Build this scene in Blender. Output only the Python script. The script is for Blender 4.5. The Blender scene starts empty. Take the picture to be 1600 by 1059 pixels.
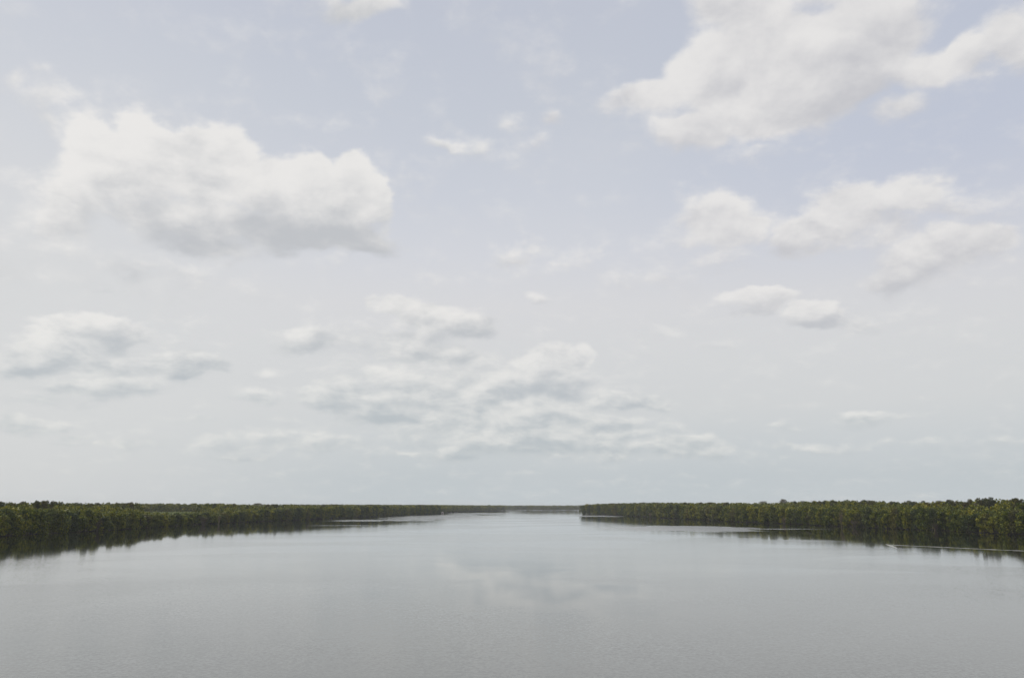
import bpy, math, random
import numpy as np
from mathutils import Vector, Matrix

R = math.radians
random.seed(7)
RNG = np.random.default_rng(11)
scene = bpy.context.scene
COL = scene.collection

# ------------------------------------------------------------------ camera
F, CX, CY, HZ, CAMH = 1200.0, 800.0, 529.5, 790.0, 12.0
PITCH = math.atan((HZ - CY) / F)
cam_data = bpy.data.cameras.new('camera')
cam_data.lens = 27.0
cam_data.sensor_width = 36.0
cam_data.clip_start = 0.5
cam_data.clip_end = 40000.0
cam = bpy.data.objects.new('camera', cam_data)
COL.objects.link(cam)
cam.location = (0, 0, CAMH)
cam.rotation_euler = (math.pi / 2 + PITCH, 0, 0)
scene.camera = cam


def ray(px, py):
    a = (px - CX) / F
    b = (CY - py) / F
    c, s = math.cos(PITCH), math.sin(PITCH)
    return Vector((a, c - b * s, s + b * c))


def at(px, py, z=0.0):
    d = ray(px, py)
    t = (z - CAMH) / d.z
    return Vector((d.x * t, d.y * t, z))


def at_dist(px, py, dist):
    d = ray(px, py)
    t = dist / d.y
    return Vector((d.x * t, dist, CAMH + d.z * t))


# ------------------------------------------------------------------ render settings
vs = scene.view_settings
vs.view_transform = 'Standard'
vs.look = 'None'
vs.gamma = 1.0
vs.exposure = 0.0
vs.use_curve_mapping = False
scene.render.engine = 'CYCLES'
cy = scene.cycles
cy.use_denoising = True
cy.max_bounces = 6
cy.diffuse_bounces = 2
cy.glossy_bounces = 3
cy.transmission_bounces = 2
cy.volume_bounces = 1
cy.transparent_max_bounces = 6
cy.caustics_reflective = False
cy.caustics_refractive = False


def lin(r, g, b):
    def f(c):
        c /= 255.0
        return c / 12.92 if c <= 0.04045 else ((c + 0.055) / 1.055) ** 2.4
    return (f(r), f(g), f(b), 1.0)


# ------------------------------------------------------------------ node helper
class NT:
    def __init__(self, tree):
        self.t = tree
        self.n = tree.nodes
        self.l = tree.links

    def put(self, node, idx, v):
        if v is None:
            return
        if isinstance(v, bpy.types.NodeSocket):
            self.l.new(v, node.inputs[idx])
        else:
            node.inputs[idx].default_value = v

    def math(self, op, a, b=None, c=None, clamp=False):
        n = self.n.new('ShaderNodeMath')
        n.operation = op
        n.use_clamp = clamp
        self.put(n, 0, a); self.put(n, 1, b); self.put(n, 2, c)
        return n.outputs[0]

    def vmath(self, op, a, b=None, scale=None):
        n = self.n.new('ShaderNodeVectorMath')
        n.operation = op
        self.put(n, 0, a); self.put(n, 1, b)
        if scale is not None:
            self.put(n, 3, scale)
        return n.outputs['Value'] if op in ('DOT_PRODUCT', 'LENGTH') else n.outputs[0]

    def sep(self, v):
        n = self.n.new('ShaderNodeSeparateXYZ')
        self.put(n, 0, v)
        return n.outputs

    def comb(self, x=0.0, y=0.0, z=0.0):
        n = self.n.new('ShaderNodeCombineXYZ')
        self.put(n, 0, x); self.put(n, 1, y); self.put(n, 2, z)
        return n.outputs[0]

    def smooth(self, v, a, b, c=0.0, d=1.0):
        n = self.n.new('ShaderNodeMapRange')
        n.interpolation_type = 'SMOOTHSTEP'
        self.put(n, 0, v)
        for k, q in zip((1, 2, 3, 4), (a, b, c, d)):
            n.inputs[k].default_value = q
        return n.outputs[0]

    def noise(self, v, scale, detail=2.0, rough=0.5, lac=2.0, out=0, dist=0.0):
        n = self.n.new('ShaderNodeTexNoise')
        self.put(n, 'Vector', v)
        n.inputs['Scale'].default_value = scale
        n.inputs['Detail'].default_value = detail
        n.inputs['Roughness'].default_value = rough
        n.inputs['Lacunarity'].default_value = lac
        n.inputs['Distortion'].default_value = dist
        return n.outputs[out]

    def mix(self, f, a, b):
        n = self.n.new('ShaderNodeMix')
        n.data_type = 'RGBA'
        self.put(n, 0, f); self.put(n, 6, a); self.put(n, 7, b)
        return n.outputs[2]

    def ramp(self, f, stops):
        n = self.n.new('ShaderNodeValToRGB')
        self.put(n, 0, f)
        e = n.color_ramp.elements
        while len(e) < len(stops):
            e.new(0.5)
        for k, (p, c) in enumerate(stops):
            e[k].position = p
            e[k].color = c
        return n.outputs[0]

    def after(self, vec, prev):
        # evaluate lobe after lobe, so that Cycles needs little stack: adds a negligible share of the previous result
        return vec if prev is None else self.vmath('ADD', vec, self.vmath('SCALE', prev, scale=1e-9))

    def blob(self, vec, loc, ang, scale):
        m = self.n.new('ShaderNodeMapping')
        m.vector_type = 'TEXTURE'
        self.put(m, 0, vec)
        m.inputs['Location'].default_value = loc
        m.inputs['Rotation'].default_value = (0, 0, ang)
        m.inputs['Scale'].default_value = scale
        g = self.n.new('ShaderNodeTexGradient')
        g.gradient_type = 'SPHERICAL'
        self.l.new(m.outputs[0], g.inputs[0])
        return g.outputs[1], m.outputs[0]


# ------------------------------------------------------------------ sky: veil, clear sky and clouds
SUN_EL, SUN_AZ = 52.0, -58.0       # azimuth measured from +Y, positive to the right
world = bpy.data.worlds.new('World')
scene.world = world
world.use_nodes = True
wt = NT(world.node_tree)
wt.n.clear()
tc = wt.n.new('ShaderNodeTexCoord')
D = wt.vmath('NORMALIZE', tc.outputs['Generated'])
dx, dy, dz = wt.sep(D)
az = wt.math('ARCTAN2', dx, dy)
el = wt.math('ARCSINE', dz)

sky = wt.n.new('ShaderNodeTexSky')
sky.sky_type = 'NISHITA'
sky.sun_disc = False
sky.sun_elevation = R(SUN_EL)
sky.sun_rotation = R(SUN_AZ)
sky.air_density = 1.0
sky.dust_density = 3.0
sky.ozone_density = 1.0
wt.l.new(D, sky.inputs[0]) if len(sky.inputs) else None


def azel(px, py):
    d = ray(px, py).normalized()
    return math.atan2(d.x, d.y), math.asin(d.z)


# cloud-plane coordinates: features flatten towards the horizon as a real cloud deck does
zz = wt.math('ADD', wt.math('MAXIMUM', dz, 0.0), 0.38)
P = wt.comb(wt.math('DIVIDE', dx, zz), wt.math('DIVIDE', dy, zz), 0.0)
warp = wt.vmath('SCALE', wt.vmath('SUBTRACT', wt.noise(P, 5.5, 4.0, 0.55, out=1), (0.5, 0.5, 0.5)), scale=0.10)
wx, wy, wz = wt.sep(warp)
AE = wt.comb(wt.math('ADD', az, wt.math('MULTIPLY', wx, 1.25)), wt.math('ADD', el, wt.math('MULTIPLY', wy, wt.smooth(el, 0.0, 0.4, 0.25, 0.9))), 0.0)

# (x, y, half width, half height, tilt, strength) of each cloud lobe
LOBES = [
    # large cumulus, left
    (150, 265, 120, 100, 0, 1.0, .25), (235, 268, 105, 92, 0, 1.1, .35), (120, 330, 85, 90, 0, .7, .3), (335, 275, 105, 90, 0, 1.1, .35),
    (305, 232, 40, 40, 0, .75, .4), (215, 212, 48, 42, 0, .7, .4), (400, 262, 50, 40, 0, .7, .4), (480, 260, 55, 42, 0, .8, .4), (545, 275, 48, 45, 0, .8, .35),
    (440, 300, 120, 75, 10, 1.05, .15), (530, 318, 90, 75, 10, 1.0, .15), (582, 325, 38, 58, -12, .85, .2), (300, 350, 190, 55, 4, .85, -.25),
    (480, 372, 170, 42, 3, .95, -.75), (575, 370, 45, 30, 0, .6, -.7), (330, 385, 130, 36, 6, .7, -.6),
    (75, 185, 80, 75, 40, .5), (25, 150, 50, 50, 40, .45), (60, 130, 60, 40, 20, .4), (50, 350, 190, 120, 0, .34),
    (200, 430, 110, 40, 8, .5, -.4), (20, 420, 130, 90, 0, .4), (300, 440, 200, 60, 0, .34),
    # lower left bank
    (60, 548, 130, 44, 0, .75), (190, 525, 110, 40, 5, .8), (110, 520, 60, 26, 0, .6, .2), (275, 568, 85, 26, 0, .85, -.3), (20, 580, 90, 22, 0, .7, -.3),
    (150, 572, 120, 18, 0, .6, -.4), (150, 605, 140, 24, 0, .6), (80, 625, 90, 12, 0, .4), (40, 662, 90, 22, 0, .55), (180, 692, 180, 14, 0, .45), (120, 680, 60, 12, 0, .4),
    (380, 715, 160, 12, 0, .42), (300, 655, 90, 12, 0, .35),
    # centre
    (760, 622, 340, 80, 0, .58, 0), (850, 684, 330, 40, 0, .62, 0), (640, 555, 240, 66, 0, .50, 0), (130, 570, 270, 76, 0, .46, 0), (480, 695, 420, 32, 0, .42),
    (660, 498, 90, 36, 0, .7, .1), (600, 482, 40, 22, 0, .5, .1), (720, 512, 70, 24, 0, .55, -.3), (480, 537, 90, 24, 0, .6, -.1), (640, 530, 120, 16, 0, .5, -.4),
    (700, 556, 150, 24, 0, .6, -.25), (860, 578, 75, 40, 0, .85, .15), (905, 565, 36, 30, 0, .6, .2), (860, 608, 95, 22, 0, .85, -.5), (780, 600, 110, 34, 0, .66, 0),
    (520, 612, 70, 30, 0, .66, .15), (560, 632, 90, 22, 0, .7, -.35), (620, 598, 70, 26, 0, .6, .25), (680, 622, 90, 22, 0, .6, -.1), (400, 580, 80, 20, 0, .45), (640, 648, 150, 13, 0, .66, -.5),
    (790, 640, 120, 20, 0, .75, .3), (980, 632, 110, 17, 0, .66, -.1), (860, 655, 150, 16, 0, .7, -.1), (730, 660, 110, 20, 0, .75, .2), (840, 688, 170, 20, 0, .8, -.4), (740, 690, 80, 18, 0, .6, .1),
    (960, 665, 100, 12, 0, .6, -.3), (650, 705, 120, 14, 0, .5, 0), (720, 712, 90, 14, 0, .5, -.3), (1070, 702, 90, 20, 0, .66, 0), (1110, 690, 50, 14, 0, .5, .1), (960, 706, 90, 16, 0, .6, -.1),
    (1240, 700, 160, 14, 0, .42), (400, 622, 70, 18, 0, .5), (450, 660, 100, 14, 0, .35),
    # large cloud, upper right
    (1025, 165, 110, 42, -15, .75, .1), (1120, 110, 120, 90, -35, .95, .15), (1240, 90, 150, 105, -20, 1.05, .2),
    (1370, 50, 160, 120, -20, .95, -.15), (1095, 208, 95, 46, -12, .95, .1), (1180, 175, 140, 60, -15, 1.05, .3),
    (1310, 140, 140, 60, -15, .85, -.1), (1450, 115, 110, 48, -15, .85, .2), (1530, 85, 90, 50, -20, .85, .25), (1610, 50, 80, 80, 0, .8, 0),
    (1160, 5, 130, 80, 0, .9, 0), (1390, 178, 110, 30, -10, .55, -.2), (1190, 232, 90, 22, -15, .34), (1260, 212, 60, 16, -5, .32), (1300, -60, 260, 90, 0, 1.0, 0),
    # mid right
    (1120, 348, 110, 54, -6, .72, .1), (1060, 378, 80, 36, 0, .5, 0), (1175, 345, 60, 40, 0, .6, .1), (1330, 332, 130, 50, -12, .74, .1), (1255, 362, 65, 42, 0, .66, 0),
    (1425, 312, 90, 44, -10, .6, .1), (1390, 365, 100, 40, -5, .5, -.1), (1470, 405, 130, 52, -4, .7, 0), (1425, 435, 110, 30, -6, .6, -.3), (1540, 400, 60, 40, 0, .6, .1),
    (1495, 330, 90, 40, 0, .42), (1570, 420, 60, 40, 0, .35), (1200, 470, 95, 20, -3, .8, .1), (1275, 495, 90, 22, -3, .85, .1), (1100, 410, 190, 40, 0, .36), (1000, 430, 120, 34, 0, .36),
    # small ones
    (815, 402, 80, 34, 0, .62), (850, 425, 90, 24, 0, .38), (860, 196, 62, 24, 8, .56), (775, 190, 60, 22, 20, .46), (690, 218, 62, 15, 5, .52),
    (750, 218, 44, 26, 0, .42), (840, 226, 44, 26, 0, .42), (548, 2, 110, 34, 0, .7), (850, 470, 60, 22, 0, .5),
    (1350, 656, 100, 14, 0, .52), (1240, 666, 50, 12, 0, .42), (1060, 515, 90, 30, 0, .36), (1115, 548, 80, 16, 0, .38),
    (1560, 690, 160, 16, 0, .35), (940, 440, 140, 60, 0, .3), (1420, 690, 120, 12, 0, .36),
]
wsum = None
ssum = None
nsum = None
for lobe in LOBES:
    bx, by, rx, ry, tilt, st = lobe[:6]
    tone = lobe[6] if len(lobe) > 6 else 0.0
    if by > 470:                       # the low banks overlap into one another
        st, ry, tone = st * 1.2, ry * 1.18, tone - 0.08
    elif bx > 1000 and by > 280:       # mid-height puffs on the right
        st, ry = st * 1.12, ry * 1.3
    ct, sn = math.cos(R(tilt)), math.sin(R(tilt))
    c0 = azel(bx, by)
    a1 = azel(bx + rx * ct, by + rx * sn); a0 = azel(bx - rx * ct, by - rx * sn)
    b1 = azel(bx - ry * -sn, by - ry * ct); b0 = azel(bx + ry * -sn, by + ry * ct)
    e1 = ((a1[0] - a0[0]) / 2, (a1[1] - a0[1]) / 2)
    e2 = ((b1[0] - b0[0]) / 2, (b1[1] - b0[1]) / 2)
    g, q = wt.blob(wt.after(AE, wt.comb(wsum, ssum, nsum) if wsum else None), (c0[0], c0[1], 0), math.atan2(e1[1], e1[0]), (math.hypot(*e1), math.hypot(*e2), 1))
    w = wt.math('MULTIPLY', g, st * (1.5 if st > .64 else 1.2))
    qy = wt.math('MULTIPLY_ADD', wt.vmath('DOT_PRODUCT', q, (0.0, 1.0, 0.0)), 0.65 if len(lobe) > 6 else 1.0, tone)
    sq = wt.math('MULTIPLY', w, w)
    wsum = w if wsum is None else wt.math('SMOOTH_MAX', wsum, w, 0.25)
    if ssum is None:
        ssum, nsum = wt.math('MULTIPLY', sq, qy), sq
    else:
        ssum = wt.math('MULTIPLY_ADD', sq, qy, ssum)
        nsum = wt.math('ADD', nsum, sq)
side = wt.math('DIVIDE', ssum, wt.math('ADD', nsum, 0.02))

# the rest of the sky, outside the lobes above: a loose field of the same clouds
away = wt.math('MAXIMUM', wt.smooth(wt.math('ABSOLUTE', az), 0.66, 0.85), wt.smooth(el, 0.72, 0.86))
fld = wt.noise(P, 1.7, 2.0, 0.5)
field = wt.math('MULTIPLY', wt.math('MULTIPLY', wt.smooth(fld, 0.48, 0.72), 0.9), away)
wsum = wt.math('MAXIMUM', wsum, field)

n1 = wt.noise(P, 8.5, 7.0, 0.6, dist=0.2)
n2 = wt.noise(wt.vmath('ADD', P, (-0.015, -0.035, 0.0)), 8.5, 5.0, 0.5, dist=0.2)
nf = wt.noise(wt.vmath('ADD', P, (7.3, 2.1, 0.0)), 22.0, 5.0, 0.62)
fl = wt.math('MULTIPLY_ADD', wt.math('SUBTRACT', n1, 0.5), 0.85, wsum)
fl = wt.math('MULTIPLY_ADD', wt.math('SUBTRACT', nf, 0.5), 0.48, fl)
crisp = wt.math('MULTIPLY_ADD', wt.smooth(side, 0.0, 0.8), 0.7, 1.0)     # tops are crisper than bases
dens = wt.math('MULTIPLY', wt.smooth(wt.math('MULTIPLY', wt.math('SUBTRACT', fl, 0.17), crisp), 0.0, 0.52), wt.smooth(wsum, 0.0, 0.25))
relief = wt.math('SUBTRACT', n1, n2)
lit = wt.math('MULTIPLY_ADD', relief, 3.0, wt.math('MULTIPLY', side, 1.15))
lit = wt.math('MULTIPLY_ADD', wt.math('SUBTRACT', nf, 0.5), 0.8, lit)
lit = wt.math('ADD', lit, wt.math('MULTIPLY', wt.math('SUBTRACT', 0.75, fl), 0.22))
shade = wt.smooth(lit, -1.15, 0.85)
lowgrey = wt.mix(wt.smooth(el, 0.05, 0.3), lin(182, 190, 195), wt.mix(wt.smooth(az, -0.1, 0.1), lin(193, 195, 198), lin(198, 198, 202)))
topwhite = wt.mix(wt.smooth(el, 0.05, 0.3), lin(229, 229, 226), wt.mix(wt.smooth(az, -0.1, 0.1), lin(236, 234, 231), lin(234, 232, 230)))
cloud_c = wt.mix(shade, lowgrey, topwhite)

# veil: milky gradient, whiter towards the left, bluer up and right
st = []
for y, c in ((790, (195, 203, 207)), (745, (195, 202, 206)), (700, (202, 207, 210)), (640, (211, 213, 214)), (560, (215, 216, 217)),
             (480, (217, 217, 219)), (400, (212, 214, 220)), (300, (204, 208, 217)), (180, (198, 203, 213)), (20, (193, 198, 210))):
    st.append((min(1.0, max(0.0, azel(800, y)[1] / 0.8)), lin(*c)))
veil = wt.ramp(wt.math('DIVIDE', el, 0.8), st)
leftw = wt.math('MULTIPLY', wt.smooth(az, -0.1, -0.62), wt.smooth(el, 0.62, 0.25))
veil = wt.mix(wt.math('MULTIPLY', leftw, 0.75), veil, lin(216, 217, 217))
rightb = wt.math('MULTIPLY', wt.smooth(az, 0.05, 0.6), wt.smooth(el, 0.2, 0.42))
veil = wt.mix(wt.math('MULTIPLY', rightb, 0.42), veil, lin(183, 191, 212))
vn = wt.noise(P, 1.3, 4.0, 0.55)
veil = wt.mix(wt.math('MULTIPLY', wt.smooth(vn, 0.42, 0.75), 0.14), veil, lin(222, 222, 222))
sky_c = wt.mix(wt.math('MULTIPLY', dens, wt.smooth(el, 0.02, 0.2, 0.8, 0.97)), veil, cloud_c)
bg1 = wt.n.new('ShaderNodeBackground')
wt.l.new(sky.outputs[0], bg1.inputs[0]); bg1.inputs[1].default_value = 0.1
bg2 = wt.n.new('ShaderNodeBackground')
wt.l.new(sky_c, bg2.inputs[0]); bg2.inputs[1].default_value = 1.0
mx = wt.n.new('ShaderNodeMixShader')
mx.inputs[0].default_value = 0.95
wt.l.new(bg1.outputs[0], mx.inputs[1]); wt.l.new(bg2.outputs[0], mx.inputs[2])
wo = wt.n.new('ShaderNodeOutputWorld')
wt.l.new(mx.outputs[0], wo.inputs[0])
world.cycles.sampling_method = 'MANUAL'
world.cycles.sample_map_resolution = 256

# ------------------------------------------------------------------ sun (soft behind the thin veil)
sun_d = bpy.data.lights.new('sun', 'SUN')
sun_d.energy = 2.8
sun_d.angle = R(4)
sun_d.color = (1.0, 0.95, 0.86)
sun = bpy.data.objects.new('sun', sun_d)
COL.objects.link(sun)
sv = Vector((math.sin(R(SUN_AZ)) * math.cos(R(SUN_EL)), math.cos(R(SUN_AZ)) * math.cos(R(SUN_EL)), math.sin(R(SUN_EL))))
sun.rotation_euler = sv.to_track_quat('Z', 'Y').to_euler()
sun.location = (0, 0, 200)


# ------------------------------------------------------------------ mesh helpers
def mesh_from(name, verts, faces, mat, smooth=False):
    m = bpy.data.meshes.new(name)
    m.from_pydata([tuple(v) for v in verts], [], faces)
    m.materials.append(mat)
    if smooth:
        m.polygons.foreach_set('use_smooth', [True] * len(m.polygons))
    m.update()
    return m


def quad_mesh(name, V, mat):
    """V: (n,4,3) array of loose quads"""
    n = len(V)
    m = bpy.data.meshes.new(name)
    m.vertices.add(n * 4)
    m.vertices.foreach_set('co', V.reshape(-1).astype(np.float32))
    m.loops.add(n * 4)
    m.loops.foreach_set('vertex_index', np.arange(n * 4, dtype=np.int32))
    m.polygons.add(n)
    m.polygons.foreach_set('loop_start', np.arange(0, n * 4, 4, dtype=np.int32))
    m.materials.append(mat)
    m.update(calc_edges=True)
    return m


def link(name, mesh, parent=None, loc=None, **props):
    o = bpy.data.objects.new(name, mesh)
    COL.objects.link(o)
    if parent:
        o.parent = parent
    if loc is not None:
        o.location = loc
    for k, v in props.items():
        o[k] = v
    return o


# ------------------------------------------------------------------ materials
def new_mat(name):
    m = bpy.data.materials.new(name)
    m.use_nodes = True
    t = NT(m.node_tree)
    b = m.node_tree.nodes['Principled BSDF']
    return m, t, b


def foliage(name, dark, mid, bright, per_object=True):
    m, t, b = new_mat(name)
    tcn = t.n.new('ShaderNodeTexCoord')
    geo = t.n.new('ShaderNodeNewGeometry')
    oi = t.n.new('ShaderNodeObjectInfo')
    rnd = oi.outputs['Random']
    pos = geo.outputs['Position']
    a = t.noise(pos, 0.42, 3.0, 0.6)             # clumps
    c = t.noise(pos, 0.055, 2.0, 0.5)            # stands of one tree kind
    isl = geo.outputs['Random Per Island']
    f = t.math('MULTIPLY_ADD', t.math('SUBTRACT', a, 0.5), 1.9, t.math('MULTIPLY', isl, 0.7))
    f = t.math('ADD', f, t.math('MULTIPLY', t.math('SUBTRACT', c, 0.5), 1.1))
    f = t.math('ADD', f, t.math('MULTIPLY', rnd, 0.45 if per_object else 0.0))
    f = t.math('ADD', f, -0.08 if per_object else 0.12, clamp=True)
    col = t.ramp(f, [(0.0, dark), (0.5, mid), (1.0, bright)])
    # some trees are greyer or browner than others
    odd = t.math('FRACT', t.math('MULTIPLY', rnd, 17.31))
    if per_object:
        col = t.mix(t.smooth(odd, 0.8, 0.95, 0.0, 0.55), col, (0.10, 0.078, 0.034, 1))
        odd2 = t.math('FRACT', t.math('MULTIPLY', rnd, 41.7))
        col = t.mix(t.smooth(odd2, 0.6, 0.9, 0.0, 0.6), col, (0.045, 0.066, 0.026, 1))
    t.l.new(col, b.inputs['Base Color'])
    b.inputs['Roughness'].default_value = 0.6
    b.inputs['Specular IOR Level'].default_value = 0.25
    tr = t.n.new('ShaderNodeBsdfTranslucent')
    t.l.new(col, tr.inputs[0])
    ms = t.n.new('ShaderNodeMixShader')
    ms.inputs[0].default_value = 0.22
    t.l.new(b.outputs[0], ms.inputs[1]); t.l.new(tr.outputs[0], ms.inputs[2])
    t.l.new(ms.outputs[0], m.node_tree.nodes['Material Output'].inputs[0])
    return m


M_LEAF = foliage('mangrove_leaves', (0.028, 0.054, 0.005, 1), (0.125, 0.145, 0.006, 1), (0.30, 0.27, 0.006, 1))
M_TALL = foliage('tall_tree_leaves', (0.028, 0.036, 0.010, 1), (0.075, 0.076, 0.016, 1), (0.14, 0.11, 0.022, 1))
M_MASS = foliage('forest_leaves', (0.028, 0.050, 0.005, 1), (0.115, 0.130, 0.008, 1), (0.28, 0.245, 0.008, 1), False)
M_PALE = foliage('pale_marsh_leaves', (0.10, 0.13, 0.04, 1), (0.17, 0.20, 0.06, 1), (0.24, 0.26, 0.09, 1), False)


def plain(name, col, rough=0.85, var=0.35, scale=1.5):
    m, t, b = new_mat(name)
    geo = t.n.new('ShaderNodeNewGeometry')
    nz = t.noise(geo.outputs['Position'], scale, 4.0, 0.6)
    c2 = tuple(x * (1 - var) for x in col[:3]) + (1,)
    t.l.new(t.mix(nz, c2, col), b.inputs['Base Color'])
    b.inputs['Roughness'].default_value = rough
    b.inputs['Specular IOR Level'].default_value = 0.05
    return m


M_BARK = plain('grey_brown_bark', (0.055, 0.045, 0.035, 1))
M_PBARK = plain('pale_bark', (0.20, 0.165, 0.10, 1))
M_DEAD = plain('dead_twigs', (0.13, 0.105, 0.075, 1))
M_MUD = plain('bank_mud', (0.035, 0.032, 0.018, 1), var=0.5, scale=0.2)
M_WALL = plain('pale_plaster', (0.62, 0.55, 0.50, 1), var=0.15)
M_ROOF = plain('thatch', (0.40, 0.35, 0.30, 1), var=0.3)
M_DOOR = plain('dark_door_wood', (0.07, 0.05, 0.04, 1))
M_FOAM = plain('disturbed_water_foam', (0.36, 0.36, 0.32, 1), rough=0.35, var=0.35, scale=0.8)

# ------------------------------------------------------------------ shorelines
LEFT_PX = [(0, 838), (50, 835), (100, 832.3), (160, 829), (200, 826.5), (240, 823.5), (300, 819.6), (340, 817.5), (400, 815),
           (460, 812.6), (500, 810.8), (560, 808), (600, 806.3), (640, 804.7), (690, 802.6), (702, 800.3), (730, 799.2), (760, 798.4), (790, 797.6)]
RIGHT_PX = [(1600, 836), (1560, 833.5), (1500, 830.5), (1400, 826.2), (1300, 822), (1250, 819), (1200, 817.2), (1162, 815.6),
            (1097, 812), (1031, 808.6), (966, 804.8), (935, 803.8), (908, 803)]
LEFT = [at(x, y) for x, y in LEFT_PX]
RIGHT = [at(x, y) for x, y in RIGHT_PX]
LEFT_OUT = [Vector((-236, -160, 0)), Vector((-224, 0, 0)), Vector((-214, 140, 0)), Vector((-209, 240, 0))]
RIGHT_OUT = [Vector((262, -160, 0)), Vector((246, 0, 0)), Vector((232, 140, 0)), Vector((220, 240, 0))]


def jag(poly, amp, step, seed):
    """subdivide a shoreline and give it small bays"""
    r = random.Random(seed)
    out = []
    for a, b in zip(poly[:-1], poly[1:]):
        n = max(1, int((b - a).length / step))
        d = (b - a).normalized()
        nrm = Vector((-d.y, d.x, 0))
        for k in range(n):
            p = a.lerp(b, k / n)
            if k:
                p = p + nrm * r.uniform(-amp, amp)
            out.append(p)
    out.append(poly[-1])
    return out


def land(name, poly, top=0.12, bevel=0.8):
    """low bank: rim in the water, a top sheet inside; built as polygon with skirt"""
    import mathutils.geometry as mg
    n = len(poly)
    area = sum(poly[i].x * poly[(i + 1) % n].y - poly[(i + 1) % n].x * poly[i].y for i in range(n))
    s = 1 if area > 0 else -1
    inner = []
    for i in range(n):
        d = (poly[(i + 1) % n] - poly[i - 1])
        nn = Vector((-d.y, d.x, 0)).normalized() * s
        inner.append(poly[i] + nn * bevel)
    V = [(p.x, p.y, -0.5) for p in poly] + [(p.x, p.y, top) for p in inner]
    faces = []
    for i in range(n):
        j = (i + 1) % n
        faces.append((i, j, n + j, n + i) if s > 0 else (j, i, n + i, n + j))
    tris = mg.tessellate_polygon([[Vector((p.x, p.y, 0)) for p in inner]])
    for t in tris:
        a, b, c = [inner[k] for k in t]
        up = (b - a).cross(c - a).z > 0
        faces.append(tuple(n + k for k in (t if up else t[::-1])))
    return link(name, mesh_from(name, V, faces, M_MUD), kind='structure')


left_shore = jag(LEFT_OUT + LEFT, 0.9, 9, 1)
right_shore = jag(RIGHT_OUT + RIGHT, 0.9, 9, 2)
tipL = LEFT[-1]
land('left_bank', left_shore + [tipL + Vector((-6, 60, 0)), Vector((-140, 2140, 0)), Vector((-600, 2200, 0)), Vector((-5200, 2230, 0)), Vector((-5200, -160, 0))])
tipR = RIGHT[-1]
land('right_bank', right_shore + [tipR + Vector((4, 30, 0)), Vector((150, 1240, 0)), Vector((420, 1330, 0)), Vector((5200, 1700, 0)), Vector((5200, -160, 0))])
FARY = at(850, 796.6).y
land('far_shore', jag([Vector((-5200, FARY + 30, 0)), Vector((-900, FARY + 10, 0)), Vector((-300, FARY + 20, 0)), Vector((0, FARY, 0)), Vector((140, FARY - 20, 0)),
                       Vector((500, FARY - 60, 0)), Vector((5200, FARY + 60, 0))], 6, 60, 3) + [Vector((5200, 7600, 0)), Vector((-5200, 7600, 0))])

# ------------------------------------------------------------------ water
M_WATER, t, b = new_mat('turbid_river_water')
geo = t.n.new('ShaderNodeNewGeometry')
pos = geo.outputs['Position']
# wind: calm (mirror-like) areas along the banks, ruffled water elsewhere. (x, y, half width, half height in the photograph's
# units, turned into metres on the water) amount < 0 calms, > 0 ruffles


def water_blob(px, py, rx, ry):
    c = at(px, py)
    l_, r_ = at(px - rx, py), at(px + rx, py)
    n_ = at(px, py + ry)
    f_ = at(px, max(py - ry, 791.5))
    cy_ = (n_.y + f_.y) / 2
    cc = at(px, py)
    k = cy_ / cc.y
    return (cc.x * k, cy_, 0), (max(1.0, (r_.x - l_.x) / 2 * k), max(1.0, (f_.y - n_.y) / 2), 1)


wpos = t.vmath('ADD', pos, t.vmath('SCALE', t.vmath('SUBTRACT', t.noise(pos, 0.03, 3.0, 0.6, out=1), (0.5, 0.5, 0.5)), scale=6.0))
ruffle = None
for (px, py, rx, ry, amt) in [(1065, 826, 150, 5.6, 3.5), (935, 806.0, 50, 1.6, 3.0), (1235, 826.3, 110, 1.1, 1.6), (575, 812.9, 85, 1.7, 2.5), (690, 809, 100, 5.5, 3.0),
                              (530, 820.8, 60, 0.9, 0.8), (745, 802.2, 60, 1.5, 2.5), (1350, 857, 150, 3, 0.3), (1250, 845, 90, 3, 0.5)]:
    loc, sc = water_blob(px, py, rx, ry)
    g, q = t.blob(t.after(wpos, ruffle), loc, 0, sc)
    g = t.math('MULTIPLY', g, amt, clamp=True)
    ruffle = g if ruffle is None else t.math('MAXIMUM', ruffle, g)
px_, py_, pz_ = t.sep(pos)
# slicks: long smooth streaks drifting over the open water
sl = t.noise(t.comb(t.math('MULTIPLY', px_, 0.011), t.math('MULTIPLY', py_, 0.018), 0.0), 1.0, 4.0, 0.5, dist=0.6)
slick = t.smooth(sl, 0.44, 0.60)
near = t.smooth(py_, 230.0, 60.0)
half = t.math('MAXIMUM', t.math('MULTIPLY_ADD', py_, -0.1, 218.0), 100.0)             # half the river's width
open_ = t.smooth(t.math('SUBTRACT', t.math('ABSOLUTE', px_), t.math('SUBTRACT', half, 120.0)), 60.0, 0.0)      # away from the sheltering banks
rough = t.math('MULTIPLY_ADD', open_, 0.065, 0.04)
rough = t.math('MULTIPLY_ADD', t.math('MULTIPLY', slick, open_), -0.05, rough)
loc, sc = water_blob(810, 960, 240, 100)
g, q = t.blob(wpos, loc, 0.25, sc)
glassy = t.smooth(g, 0.0, 0.6)                    # a smooth lane down the middle of the river
rough = t.math('MULTIPLY_ADD', near, 0.03, rough)
rough = t.math('MAXIMUM', t.math('MULTIPLY_ADD', glassy, -0.085, rough), 0.03)
rough = t.math('MULTIPLY_ADD', ruffle, 0.22, rough)
t.l.new(rough, b.inputs['Roughness'])
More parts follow.
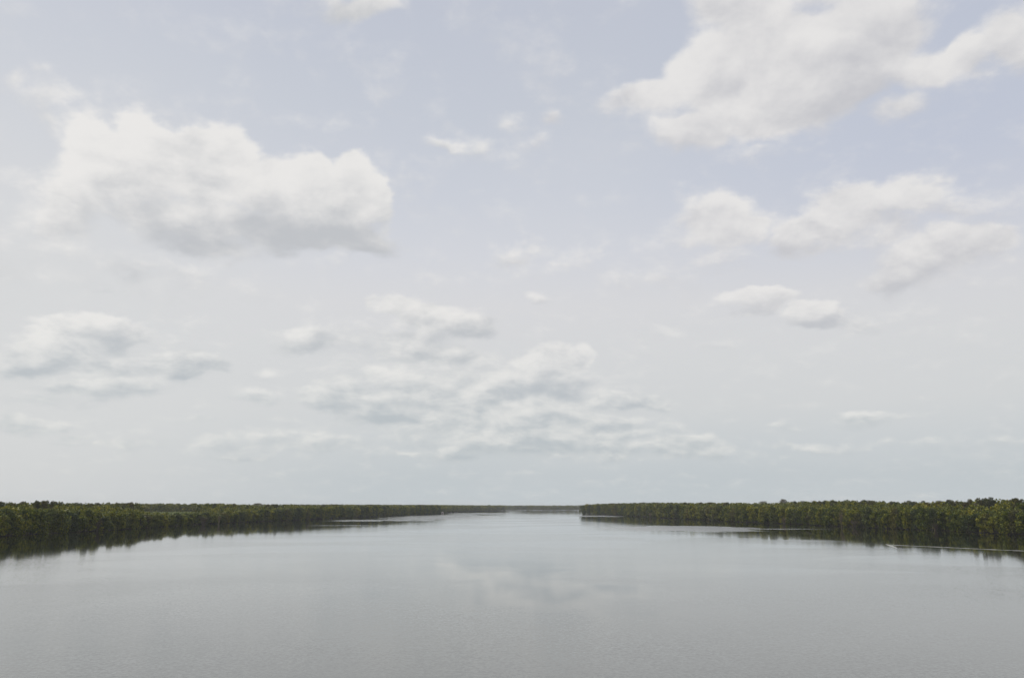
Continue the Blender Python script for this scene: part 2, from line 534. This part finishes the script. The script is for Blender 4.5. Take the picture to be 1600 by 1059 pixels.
# ripples: capillary waves a hand's breadth across, tilting the surface at random
rp = t.noise(pos, 3.6, 2.0, 0.6, out=1)
rp2 = t.noise(pos, 0.55, 2.0, 0.5, out=1)
gust = t.smooth(t.noise(pos, 0.02, 3.0, 0.55), 0.32, 0.68, 0.25, 1.15)
amp = t.math('MULTIPLY_ADD', near, 0.22, t.math('MULTIPLY_ADD', open_, 0.008, 0.004))
amp = t.math('MULTIPLY_ADD', ruffle, 0.05, amp)
amp = t.math('MULTIPLY', t.math('MULTIPLY_ADD', glassy, -0.93, 1.0), t.math('MULTIPLY', gust, amp))
v = t.vmath('ADD', t.vmath('SUBTRACT', rp, (0.5, 0.5, 0.5)), t.vmath('SCALE', t.vmath('SUBTRACT', rp2, (0.5, 0.5, 0.5)), scale=0.15))
v = t.vmath('MULTIPLY', v, (1.0, 1.0, 0.0))
nv = t.vmath('NORMALIZE', t.vmath('ADD', t.vmath('SCALE', v, scale=amp), (0, 0, 1)))
t.l.new(nv, b.inputs['Normal'])
b.inputs['IOR'].default_value = 1.5
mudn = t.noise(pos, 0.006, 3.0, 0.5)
silt_sheen = t.mix(mudn, (0.092, 0.100, 0.096, 1), (0.125, 0.130, 0.122, 1))
silt_sheen = t.mix(near, t.mix(0.7, silt_sheen, (0.21, 0.22, 0.215, 1)), silt_sheen)       # paler up the river: brightness of reflected sky painted into the base colour
t.l.new(t.mix(t.math('MAXIMUM', open_, t.math('MULTIPLY', near, 0.6)), (0.010, 0.012, 0.008, 1), silt_sheen), b.inputs['Base Color'])  # darkened along the banks: deeper tree reflections painted into the water's colour

W = 5200.0
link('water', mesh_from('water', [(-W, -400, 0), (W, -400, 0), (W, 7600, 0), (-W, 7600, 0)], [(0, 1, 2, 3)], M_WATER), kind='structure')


# ------------------------------------------------------------------ trees
def leaf_quads(centres, size, rng, droop=0.3):
    n = len(centres)
    a = rng.normal(size=(n, 3)); a /= np.linalg.norm(a, axis=1, keepdims=True)
    b_ = rng.normal(size=(n, 3)); b_[:, 2] *= 1 - droop
    b_ -= a * np.sum(a * b_, axis=1, keepdims=True)
    b_ /= np.linalg.norm(b_, axis=1, keepdims=True)
    s = size * rng.uniform(0.6, 1.35, size=(n, 1))
    r = rng.uniform(0.55, 0.9, size=(n, 1))
    a = a * s * 0.5; b_ = b_ * s * 0.5 * r
    k = rng.uniform(-0.35, 0.35, size=(n, 1))
    return np.stack([centres - a, centres - b_ + a * k, centres + a, centres + b_ + a * k], axis=1)


def crown_quads(rng, H, rad, low, nl, per, size, flat=0.75, top_heavy=0.5):
    """lobes of leaf clumps between heights low and H"""
    C = []
    for k in range(nl):
        f = (k + 0.5) / nl
        z = low + (H - low) * (f ** (1 - 0.35 * top_heavy)) * 0.93
        prof = math.sin(math.pi * min(1, 0.16 + 0.80 * (z - low) / (H - low)) ** 0.85) ** 0.6
        rr = rad * prof * math.sqrt(rng.uniform(0.05, 1.0)) * 0.72
        th = rng.uniform(0, 2 * math.pi)
        c = np.array([rr * math.cos(th), rr * math.sin(th), z])
        lr = rad * rng.uniform(0.30, 0.50)
        d = rng.normal(size=(per, 3)); d /= np.linalg.norm(d, axis=1, keepdims=True)
        rr_ = rng.uniform(0.55, 1.06, size=(per, 1)) ** 0.6
        p = c + d * lr * rr_ * np.array([1, 1, flat])
        p[:, 2] = np.clip(p[:, 2], 0.25, H)
        C.append(p)
    return leaf_quads(np.concatenate(C), size, rng)


def tube(V, Fc, pts, rads, sides=6):
    base = len(V)
    for i, (p, r) in enumerate(zip(pts, rads)):
        d = (pts[min(i + 1, len(pts) - 1)] - pts[max(i - 1, 0)]).normalized()
        u = d.cross(Vector((0.3, 1, 0.1))).normalized()
        w = d.cross(u)
        for k in range(sides):
            a = 2 * math.pi * k / sides
            V.append(p + (u * math.cos(a) + w * math.sin(a)) * r)
    for i in range(len(pts) - 1):
        for k in range(sides):
            k2 = (k + 1) % sides
            Fc.append((base + i * sides + k, base + i * sides + k2, base + (i + 1) * sides + k2, base + (i + 1) * sides + k))


def trunk_mesh(name, seed, H, rad, mat, roots=7, limbs=7, thick=0.16):
    r = random.Random(seed)
    V, Fc = [], []
    lean = Vector((r.uniform(-.5, .5), r.uniform(-.5, .5), 0))
    pts = [Vector((0, 0, -0.4)), Vector((0, 0, 1.2)) + lean * 0.2, Vector((0, 0, H * 0.4)) + lean * 0.8, Vector((0, 0, H * 0.85)) + lean * 1.3]
    tube(V, Fc, pts, [thick * 1.4, thick * 1.1, thick * 0.8, thick * 0.25])
    for k in range(limbs):
        a = r.uniform(0, 6.28)
        z0 = H * r.uniform(0.2, 0.6)
        q = Vector((math.cos(a), math.sin(a), 0))
        L = rad * r.uniform(0.5, 0.85)
        p0 = Vector((0, 0, z0)) + lean
        tube(V, Fc, [p0, p0 + q * L * 0.5 + Vector((0, 0, H * 0.10)), p0 + q * L + Vector((0, 0, H * 0.26))], [thick * 0.55, thick * 0.35, thick * 0.12], 4)
    for k in range(roots):                         # arching prop roots down into the water
        a = 6.28 * k / roots + r.uniform(-.3, .3)
        q = Vector((math.cos(a), math.sin(a), 0))
        L = r.uniform(0.9, 1.9)
        tube(V, Fc, [Vector((0, 0, 1.5)), q * L * 0.7 + Vector((0, 0, 1.1)), q * L + Vector((0, 0, -0.4))], [0.07, 0.06, 0.045], 4)
    return mesh_from(name, V, Fc, mat, True)


MH = 10.0     # every tree kind is modelled 10 m tall and scaled
FRONT, TALL = [], []
for k in range(7):
    rg = np.random.default_rng(100 + k)
    H = MH
    low = 0.3 if k % 3 else 0.8
    V = crown_quads(rg, H, 3.2 + 0.4 * (k % 3), low, 20, 80, 0.75, 0.8)
    FRONT.append((quad_mesh('mangrove_crown', V, M_LEAF), trunk_mesh('mangrove_trunk', 200 + k, H, 3.2, M_BARK if k != 5 else M_PBARK)))
for k in range(6):
    rg = np.random.default_rng(300 + k)
    V = crown_quads(rg, MH, 2.5 + 0.4 * (k % 3), 3.0, 15, 95, 0.5, 0.7, 0.9)
    TALL.append((quad_mesh('tall_crown', V, M_TALL), trunk_mesh('tall_trunk', 400 + k, MH, 2.6, M_BARK, roots=0)))
MASS = []
for k in range(5):
    rg = np.random.default_rng(500 + k)
    MASS.append(crown_quads(rg, MH, 3.3, 1.2, 13, 26, 0.95, 0.8, 0.6))


def plant(kind, mesh_pair, loc, H, w, rz, label, cat, group):
    root = bpy.data.objects.new(kind, None)
    COL.objects.link(root)
    root.empty_display_size = 1
    root.location = loc
    root.rotation_euler = (0, 0, rz)
    root.scale = (w, w, H / MH)
    root['label'] = label
    root['category'] = cat
    if group:
        root['group'] = group
    link('crown', mesh_pair[0], root)
    link('trunk', mesh_pair[1], root)
    return root


def walk(poly, spacing_fn, rnd):
    """positions along a polyline with a given spacing"""
    out = []
    need = 0.0
    for a, b_ in zip(poly[:-1], poly[1:]):
        L = (b_ - a).length
        s = need
        while s < L:
            p = a.lerp(b_, s / L)
            d = (b_ - a).normalized()
            out.append((p, d))
            s += spacing_fn(p.y) * rnd.uniform(0.8, 1.2)
        need = s - L
    return out


def px_of(p):
    """column of the photograph in which a point stands"""
    c, s = math.cos(PITCH), math.sin(PITCH)
    depth = p.y * c + (p.z - CAMH) * s
    return CX + F * p.x / depth


def top_to_h(ytop, dist):
    return CAMH + (HZ - ytop) / F * dist * math.cos(PITCH) ** 2


FT_L = ([0, 60, 120, 180, 225, 265, 300, 330, 370, 410, 460, 520, 600, 690, 790], [792, 795, 797, 799, 800.5, 803, 801.5, 799, 798, 795.5, 793, 791, 790, 789.3, 789.5])
BK_L = ([0, 50, 80, 110, 170, 230, 300, 360, 400, 450, 560, 690, 790], [785.5, 785, 783.5, 787, 785.5, 786, 786.5, 787.5, 789, 788, 788.5, 788.8, 789.5])
FT_R = ([908, 925, 960, 1000, 1080, 1200, 1300, 1400, 1470, 1520, 1600], [789, 787.5, 788, 788.5, 789.5, 792, 793, 795, 796, 798, 799])
BK_R = ([908, 1000, 1100, 1200, 1250, 1320, 1380, 1450, 1500, 1550, 1600], [787, 785.5, 785.5, 786, 784, 781.5, 783.5, 785.5, 782.5, 780.5, 780.5])

SECT_L = [(45, 'left bank by the left edge'), (92, 'left bank below the four tall crowns'), (185, 'left bank right of the four tall crowns'),
          (225, 'left bank just left of the clearing'), (315, 'left bank in front of the pale clearing'), (400, 'left bank just right of the clearing'),
          (520, 'middle stretch of the left bank'), (600, 'left bank beyond the middle stretch'), (1000, 'far end of left bank by the huts')]
SECT_R = [(960, 'outermost far tip of the right bank'), (1080, 'far stretch of the right bank'), (1185, 'right bank left of the highest dome'), (1265, 'right bank below the highest grey dome'),
          (1385, 'right bank just left of the wake'), (1500, 'right bank above the tip of the wake'), (1565, 'right bank below the tallest dark wood'),
          (3000, 'right bank by the right edge')]


def section(px, tab):
    for lim, s in tab:
        if px < lim:
            return s
    return tab[-1][1]


rnd = random.Random(5)
n_front = n_tall = 0
for side_, poly, (fx, fy), (bx_, by_), tab in ((-1, LEFT[:15], FT_L, BK_L, SECT_L), (1, RIGHT, FT_R, BK_R, SECT_R)):
    bankw = 'left' if side_ < 0 else 'right'
    pts = walk(poly, lambda y: 4.9 if y < 620 else 7.6, rnd)
    for p, d in pts:
        px = px_of(p)
        nrm = Vector((-d.y, d.x, 0)) if side_ < 0 else Vector((d.y, -d.x, 0))
        if nrm.x * side_ < 0:
            nrm = -nrm
        loc = p + nrm * rnd.uniform(-1.2, 1.4)
        hk = rnd.choice((0.74, 0.88, 0.95, 1.0, 1.08))
        H = top_to_h(float(np.interp(px, fx, fy)), loc.y) * hk
        size = 'low' if hk < 0.85 else 'high' if hk > 1.02 else 'bushy'.strip()
        w = rnd.uniform(0.8, 1.05) * (1.0 if p.y < 620 else 1.25)
        k = rnd.randrange(len(FRONT))
        sec = section(px, tab)
        plant('mangrove_tree', FRONT[k], (loc.x, loc.y, 0.1), H, w, rnd.uniform(0, 6.28),
              size + ' olive green mangrove tree at the waterline, ' + sec, 'tree', size + ' mangroves at the waterline, ' + sec)
        n_front += 1
    # taller wood behind
    pts = walk(poly, lambda y: 4.6 if y < 560 else 9.0, rnd)
    for p, d in pts:
        px = px_of(p)
        nrm = Vector((side_, 0, 0))
        loc = p + nrm * (rnd.uniform(58, 74) if p.y < 700 else rnd.uniform(25, 50)) + Vector((0, rnd.uniform(0, 6), 0))
        H = top_to_h(float(np.interp(px_of(loc), bx_, by_)), loc.y) * rnd.choice((0.88, 0.93, 0.97, 1.0, 1.03))
        w = rnd.uniform(0.85, 1.25)
        kind_ = 'broad' if w > 1.05 else 'slender'
        if side_ < 0 and 212 < px_of(loc) < 322:
            continue                                   # nothing tall in the clearing
        k = rnd.randrange(len(TALL))
        sec = section(px, tab)
        plant('forest_tree', TALL[k], (loc.x, loc.y, 0.3), H, w, rnd.uniform(0, 6.28),
              kind_ + ' dark tree rising behind the mangroves, ' + sec, 'tree', kind_ + ' trees behind the mangroves, ' + sec)
        n_tall += 1
print('front', n_front, 'tall', n_tall)


# ---- woods behind, one mass each
def mass(name, spots, label, mat):
    V = []
    for (x, y, z, H, w, rz, k) in spots:
        q = MASS[k % len(MASS)]
        c, s = math.cos(rz), math.sin(rz)
        X = (q[..., 0] * c - q[..., 1] * s) * w + x
        Y = (q[..., 0] * s + q[..., 1] * c) * w + y
        Z = q[..., 2] * (H / MH) + z
        V.append(np.stack([X, Y, Z], axis=-1))
    return link(name, quad_mesh(name, np.concatenate(V), mat), kind='stuff', label=label)


def tier(px, off, y, ft, bk):
    # the wood rises inland from the low mangroves to the tall trees
    a, b_ = (14.0, 64.0) if y < 700 else (6.0, 34.0)
    f = min(1.0, max(0.0, (off - a) / (b_ - a)))
    return float(np.interp(px, *ft)) * (1 - f) + float(np.interp(px, *bk)) * f


def xl_at(poly, y):
    ys = [p.y for p in poly]; xs = [p.x for p in poly]
    return float(np.interp(y, ys, xs))


LL = LEFT_OUT + LEFT
RR = RIGHT_OUT + RIGHT
rg = random.Random(9)
spots = []
# left bank: belts behind the front trees
y = 20.0
while y < 2080:
    step = 6.5 if y < 700 else 9.0
    for off in (3.5, 8, 13, 19, 25, 31, 38, 45, 52, 60, 68, 76, 86, 98, 115, 135):
        x = xl_at(LL, y) - off + rg.uniform(-2, 2)
        yy = y + rg.uniform(-3, 3)
        px = px_of(Vector((x, yy, 5)))
        inside = 0 <= px <= 1600
        if off < 10 and inside and yy > 290 and y < 1130:
            if off < 5:
                continue
        if off < 5 and y > 290 and y < 1130:
            continue
        if 212 + rg.gauss(0, 9) < px < 322 + rg.gauss(0, 9) and off > 24 and yy < 800:
            continue                                        # the clearing
        H = top_to_h(tier(px, off, yy, FT_L, BK_L), yy) * rg.uniform(0.82, 1.03)
        if not inside:
            H = rg.uniform(9, 12.5)
        spots.append((x, yy, 0.2, H, rg.uniform(0.95, 1.35) * (1.0 if y < 700 else 1.5), rg.uniform(0, 6.28), rg.randrange(5)))
    y += step
# closing wall behind the clearing
for k in range(150):
    dd = rg.uniform(860, 980)
    px = rg.uniform(185, 350)
    p = at_dist(px, 790, dd)
    spots.append((p.x, p.y, 0.2, top_to_h(rg.uniform(786, 788.3), dd), rg.uniform(1.0, 1.8), rg.uniform(0, 6.28), rg.randrange(5)))
mass('left_wood', spots, 'dense green mangrove wood filling the left bank behind the waterline trees', M_MASS)
spots = []
y = 20.0
while y < 1230:
    step = 6.5 if y < 700 else 9.0
    for off in (3.5, 8, 13, 19, 25, 31, 38, 45, 52, 60, 68, 76, 86, 98, 115, 135):
        x = xl_at(RR, y) + off + rg.uniform(-2, 2) + (0 if y < 1100 else 12)
        yy = y + rg.uniform(-3, 3)
        px = px_of(Vector((x, yy, 5)))
        inside = 0 <= px <= 1600
        if off < 5 and 300 < y < 1112:
            continue
        H = top_to_h(tier(px, off, yy, FT_R, BK_R), yy) * rg.uniform(0.82, 1.03)
        if not inside:
            H = rg.uniform(10, 14)
        spots.append((x, yy, 0.2, H, rg.uniform(0.95, 1.35) * (1.0 if y < 700 else 1.4), rg.uniform(0, 6.28), rg.randrange(5)))
    y += step
mass('right_wood', spots, 'dense green mangrove wood filling the right bank behind the waterline trees', M_MASS)
# far shore and its hinterland
spots = []
for k in range(1300):
    x = -1750 + 3500 * (k + rg.random()) / 1300
    yy = FARY + 22 + (0.03 * abs(x)) + rg.uniform(0, 50)
    H = rg.uniform(11.5, 13.8) + 0.8 * math.sin(x * 0.011) * math.sin(x * 0.037) + (rg.uniform(0.5, 2.0) if rg.random() < 0.06 else 0)
    spots.append((x, yy, 0.2, H, rg.uniform(1.4, 2.6), rg.uniform(0, 6.28), rg.randrange(5)))
for k in range(260):
    x = -2400 + 4800 * (k + rg.random()) / 260
    yy = FARY + 500 + rg.uniform(0, 250)
    spots.append((x, yy, 0.2, rg.uniform(13, 15), rg.uniform(3.0, 4.5), rg.uniform(0, 6.28), rg.randrange(5)))
mass('far_wood', spots, 'hazy grey green wood along the far shore across the water', M_MASS)

# pale green clearing on the left bank: low marsh growth
V = []
for k in range(1500):
    px = rg.uniform(222, 312)
    dd = rg.uniform(560, 800)
    p = at_dist(px, 790, dd)
    n = 10
    c = np.array([p.x, p.y, 0]) + RNG.normal(size=(n, 3)) * np.array([2.2, 2.2, 0])
    c[:, 2] = RNG.uniform(0.4, 6.0, size=n)
    V.append(leaf_quads(c, 1.6, RNG, 0.6))
link('marsh_grass', quad_mesh('marsh_grass', np.concatenate(V), M_PALE), kind='stuff', label='pale yellow green marsh growth in the clearing on the left bank')

# ---- single trees on the skyline, far behind the right bank
sky_trees = [
    (1193, 784.6, 1650, 20, 'wide low hazy domed tree just left of the highest grey skyline dome'),
    (1224, 781.2, 1600, 15, 'highest grey domed tree on the skyline above the right bank'),
    (1256, 784.0, 1500, 13, 'small grey domed tree just right of the highest grey skyline dome'),
    (1356, 783.2, 1300, 12, 'rounded pale green tree top over the middle of the right bank skyline'),
    (1421, 783.4, 1500, 13, 'first of three small grey domes on the skyline above the boat wake'),
    (1441, 783.8, 1500, 13, 'middle one of three small grey domes on the skyline above the boat wake'),
    (1466, 783.6, 1500, 15, 'wider last one of three grey domes on the skyline above the boat wake'),
    (1484, 782.0, 1450, 16, 'grey domed tree on the skyline against the left side of the tallest dark wood'),
    (407, 787.6, 1500, 26, 'low pale grey tree crown on the skyline over the middle of the left bank'),
]
DOME = []
for k in range(3):
    rgn = np.random.default_rng(700 + k)
    DOME.append((quad_mesh('dome_crown', crown_quads(rgn, MH, 4.6, 3.2, 26, 80, 0.55, 0.6, 0.4), M_TALL), trunk_mesh('dome_trunk', 720 + k, MH, 4, M_BARK, roots=0, thick=0.3)))
for i, (px, yt, dd, wm, lab) in enumerate(sky_trees):
    p = at_dist(px, 790, dd)
    H = top_to_h(yt - 1.5, dd)
    plant('skyline_tree', DOME[i % 3], (p.x, p.y, 0.2), H, wm / 9.0 * 1.25, rg.uniform(0, 6), lab, 'tree', 'domed trees on the skyline')

# ---- dark tall crowns at the left
for i, (px, yt, dd, w, lab) in enumerate([
        (57.5, 782.6, 405, 0.85, 'tallest round headed dark tree, first of the four above the left wood'),
        (66, 783.6, 406, 0.7, 'dark tree second from the left of the four that stand above the left wood'),
        (72.5, 783.0, 407, 0.75, 'dark tree third from the left of the four that stand above the left wood'),
        (80, 783.8, 408, 0.7, 'dark reddish topped tree, last of the four above the left wood'),
        (1531, 779.0, 425, 0.8, 'slim dark tree poking highest out of the tallest wood on the right'),
        (1546, 778.4, 426, 1.0, 'broad dark tree standing highest in the tallest wood on the right'),
        (1589, 778.8, 395, 0.95, 'dark reddish topped tree in the tallest wood, by the right edge')]):
    p = at_dist(px, 790, dd)
    plant('emergent_tree', TALL[i % 6], (p.x, p.y, 0.2), top_to_h(yt - 0.8, dd), w, i * 1.3, lab, 'tree', 'trees standing above the wood')


# ---- bare shrubs and leaning pale trunks at the waterline
def twig_mesh(name, seed, H, spread, mat, n=46):
    r = random.Random(seed)
    V, Fc = [], []
    for k in range(n):
        a = r.uniform(0, 6.28)
        q = Vector((math.cos(a), math.sin(a), 0)) * spread * r.uniform(0.2, 1)
        p0 = Vector((q.x * 0.15, q.y * 0.15, -0.2))
        p1 = q * 0.5 + Vector((0, 0, H * r.uniform(0.3, 0.5)))
        p2 = q + Vector((0, 0, H * r.uniform(0.55, 1.0)))
        tube(V, Fc, [p0, p1, p2], [0.09, 0.06, 0.02], 4)
        for j in range(3):
            e = p1.lerp(p2, r.uniform(0.2, 0.9))
            tube(V, Fc, [e, e + Vector((r.uniform(-1, 1), r.uniform(-1, 1), r.uniform(0.2, 1.1)))], [0.04, 0.015], 3)
    return mesh_from(name, V, Fc, mat)


for i, (px, py, H, sp, mat, lab) in enumerate([
        (322, 819.5, 6.4, 3.6, M_DEAD, 'grey brown bare shrub at the waterline below the pale green clearing'),
        (346, 818.2, 6.0, 1.4, M_PBARK, 'thin white stemmed bare shrub just right of the larger bare shrub on the left bank'),
        (157, 829.7, 6.0, 2.2, M_DEAD, 'grey brown half bare shrub at the waterline on the nearest left bank'),
        (1221, 818.4, 4.6, 1.8, M_PBARK, 'tan bare stems leaning at the waterline below the highest dome'),
        (1311, 823.0, 8.0, 1.3, M_PBARK, 'tall pale yellowish bare stems at the waterline on the right bank'),
        (1330, 823.8, 4.0, 2.4, M_DEAD, 'low reddish brown bare shrub right of the pale stems on the right bank'),
        (1457, 829.2, 3.6, 1.6, M_DEAD, 'low brown bare shrub at the waterline above the boat wake'),
        (1013, 808.2, 5.6, 2.2, M_PBARK, 'pale bare stems at the waterline near the far tip of the right bank')]):
    p = at(px, py)
    tag = link('bare_shrub', twig_mesh('bare_shrub', 40 + i, H, sp, mat), loc=(p.x + (2.0 if p.x > 0 else -2.0), p.y + 0.5, 0.0), label=lab, category='shrub', group='bare shrubs at the waterline')


# ---- three little pale huts where the left bank ends
def hut(px, py, w, h, lab):
    p = at(px, py)
    root = link('hut', None, loc=(p.x, p.y + 3, 0.35), label=lab, category='hut', group='pale huts at the end of the left bank')
    hw = w / 2
    e = h * 0.58
    V = [(-hw, -hw, -0.6), (hw, -hw, -0.6), (hw, hw, -0.6), (-hw, hw, -0.6), (-hw, -hw, e), (hw, -hw, e), (hw, hw, e), (-hw, hw, e)]
    Fc = [(0, 1, 5, 4), (1, 2, 6, 5), (2, 3, 7, 6), (3, 0, 4, 7), (4, 5, 6, 7)]
    link('wall', mesh_from('hut_wall', V, Fc, M_WALL), root)
    o = hw * 1.22
    V = [(-o, -o, e * 0.92), (o, -o, e * 0.92), (o, o, e * 0.92), (-o, o, e * 0.92), (-hw * 0.3, 0, h), (hw * 0.3, 0, h)]
    Fc = [(0, 1, 5, 4), (1, 2, 5), (2, 3, 4, 5), (3, 0, 4), (3, 2, 1, 0)]
    link('roof', mesh_from('hut_roof', V, Fc, M_ROOF), root)
    dw = hw * 0.22
    V = [(-dw, -hw - .06, 0), (dw, -hw - .06, 0), (dw, -hw - .06, e * .75), (-dw, -hw - .06, e * .75), (-dw, -hw - .01, 0), (dw, -hw - .01, 0), (dw, -hw - .01, e * .75), (-dw, -hw - .01, e * .75)]
    Fc = [(0, 1, 2, 3), (1, 5, 6, 2), (4, 0, 3, 7), (3, 2, 6, 7)]
    link('door', mesh_from('hut_door', V, Fc, M_DOOR), root)


hut(691, 802.9, 3.4, 3.4, 'pinkish pale little hut nearest the camera, on the point of the left bank')
hut(704.5, 799.9, 2.4, 3.0, 'smallest bluish white hut, middle one of the three past the point of the left bank')
hut(713, 799.6, 6.0, 5.0, 'widest pale hut, farthest of the three past the point of the left bank')


# ---- boat wake near the right bank and a ripple line near the left
def wake(pts, widths, name, label, hgt=0.05):
    root_pts = [at(x, y) for x, y in pts]
    r = random.Random(3)
    V, Fc = [], []
    P_, W_ = [], []
    for i in range(len(root_pts) - 1):
        n = 14
        for k in range(n):
            f = k / n
            P_.append(root_pts[i].lerp(root_pts[i + 1], f)); W_.append(widths[i] + (widths[i + 1] - widths[i]) * f)
    P_.append(root_pts[-1]); W_.append(widths[-1])
    for i, (p, w) in enumerate(zip(P_, W_)):
        d = (P_[min(i + 1, len(P_) - 1)] - P_[max(i - 1, 0)]).normalized()
        nn = Vector((-d.y, d.x, 0))
        w *= r.uniform(0.6, 1.25)
        h = hgt * r.uniform(0.6, 1.3)
        V += [p + nn * w / 2 + Vector((0, 0, 0.004)), p + Vector((0, 0, h)), p - nn * w / 2 + Vector((0, 0, 0.004))]
        if i:
            b0 = 3 * (i - 1)
            Fc += [(b0, b0 + 1, b0 + 4, b0 + 3), (b0 + 1, b0 + 2, b0 + 5, b0 + 4)]
    return V, Fc


V1, F1 = wake([(1384.5, 850.2), (1400, 851.4), (1480, 854.8), (1560, 858.6), (1660, 862.6)], [0.5, 1.0, 1.0, 1.0, 1.0], 'wake', '')
V2, F2 = wake([(1384.5, 850.2), (1392, 852.2), (1402, 856.2)], [0.4, 1.0, 0.3], 'wake', '')
n0 = len(V1)
root = link('wake', mesh_from('wake', V1 + V2, F1 + [tuple(n0 + k for k in f) for f in F2], M_FOAM),
            label='thin pale V shaped boat wake drawn across the dark reflection near the right bank', category='wake')

# ------------------------------------------------------------------ haze
M_HAZE = bpy.data.materials.new('haze_air')
M_HAZE.use_nodes = True
hn = M_HAZE.node_tree
hn.nodes.clear()
ho = hn.nodes.new('ShaderNodeOutputMaterial')
hv = hn.nodes.new('ShaderNodeVolumePrincipled')
hv.inputs['Color'].default_value = (0.93, 0.96, 1.0, 1)
hv.inputs['Density'].default_value = 0.00008
hn.links.new(hv.outputs[0], ho.inputs['Volume'])
X0, X1, Y0, Y1, Z0, Z1 = -5300, 5300, -500, 7700, -1.5, 34
V = [(X0, Y0, Z0), (X1, Y0, Z0), (X1, Y1, Z0), (X0, Y1, Z0), (X0, Y0, Z1), (X1, Y0, Z1), (X1, Y1, Z1), (X0, Y1, Z1)]
Fc = [(3, 2, 1, 0), (4, 5, 6, 7), (0, 1, 5, 4), (1, 2, 6, 5), (2, 3, 7, 6), (3, 0, 4, 7)]
link('haze', mesh_from('haze', V, Fc, M_HAZE), kind='stuff')
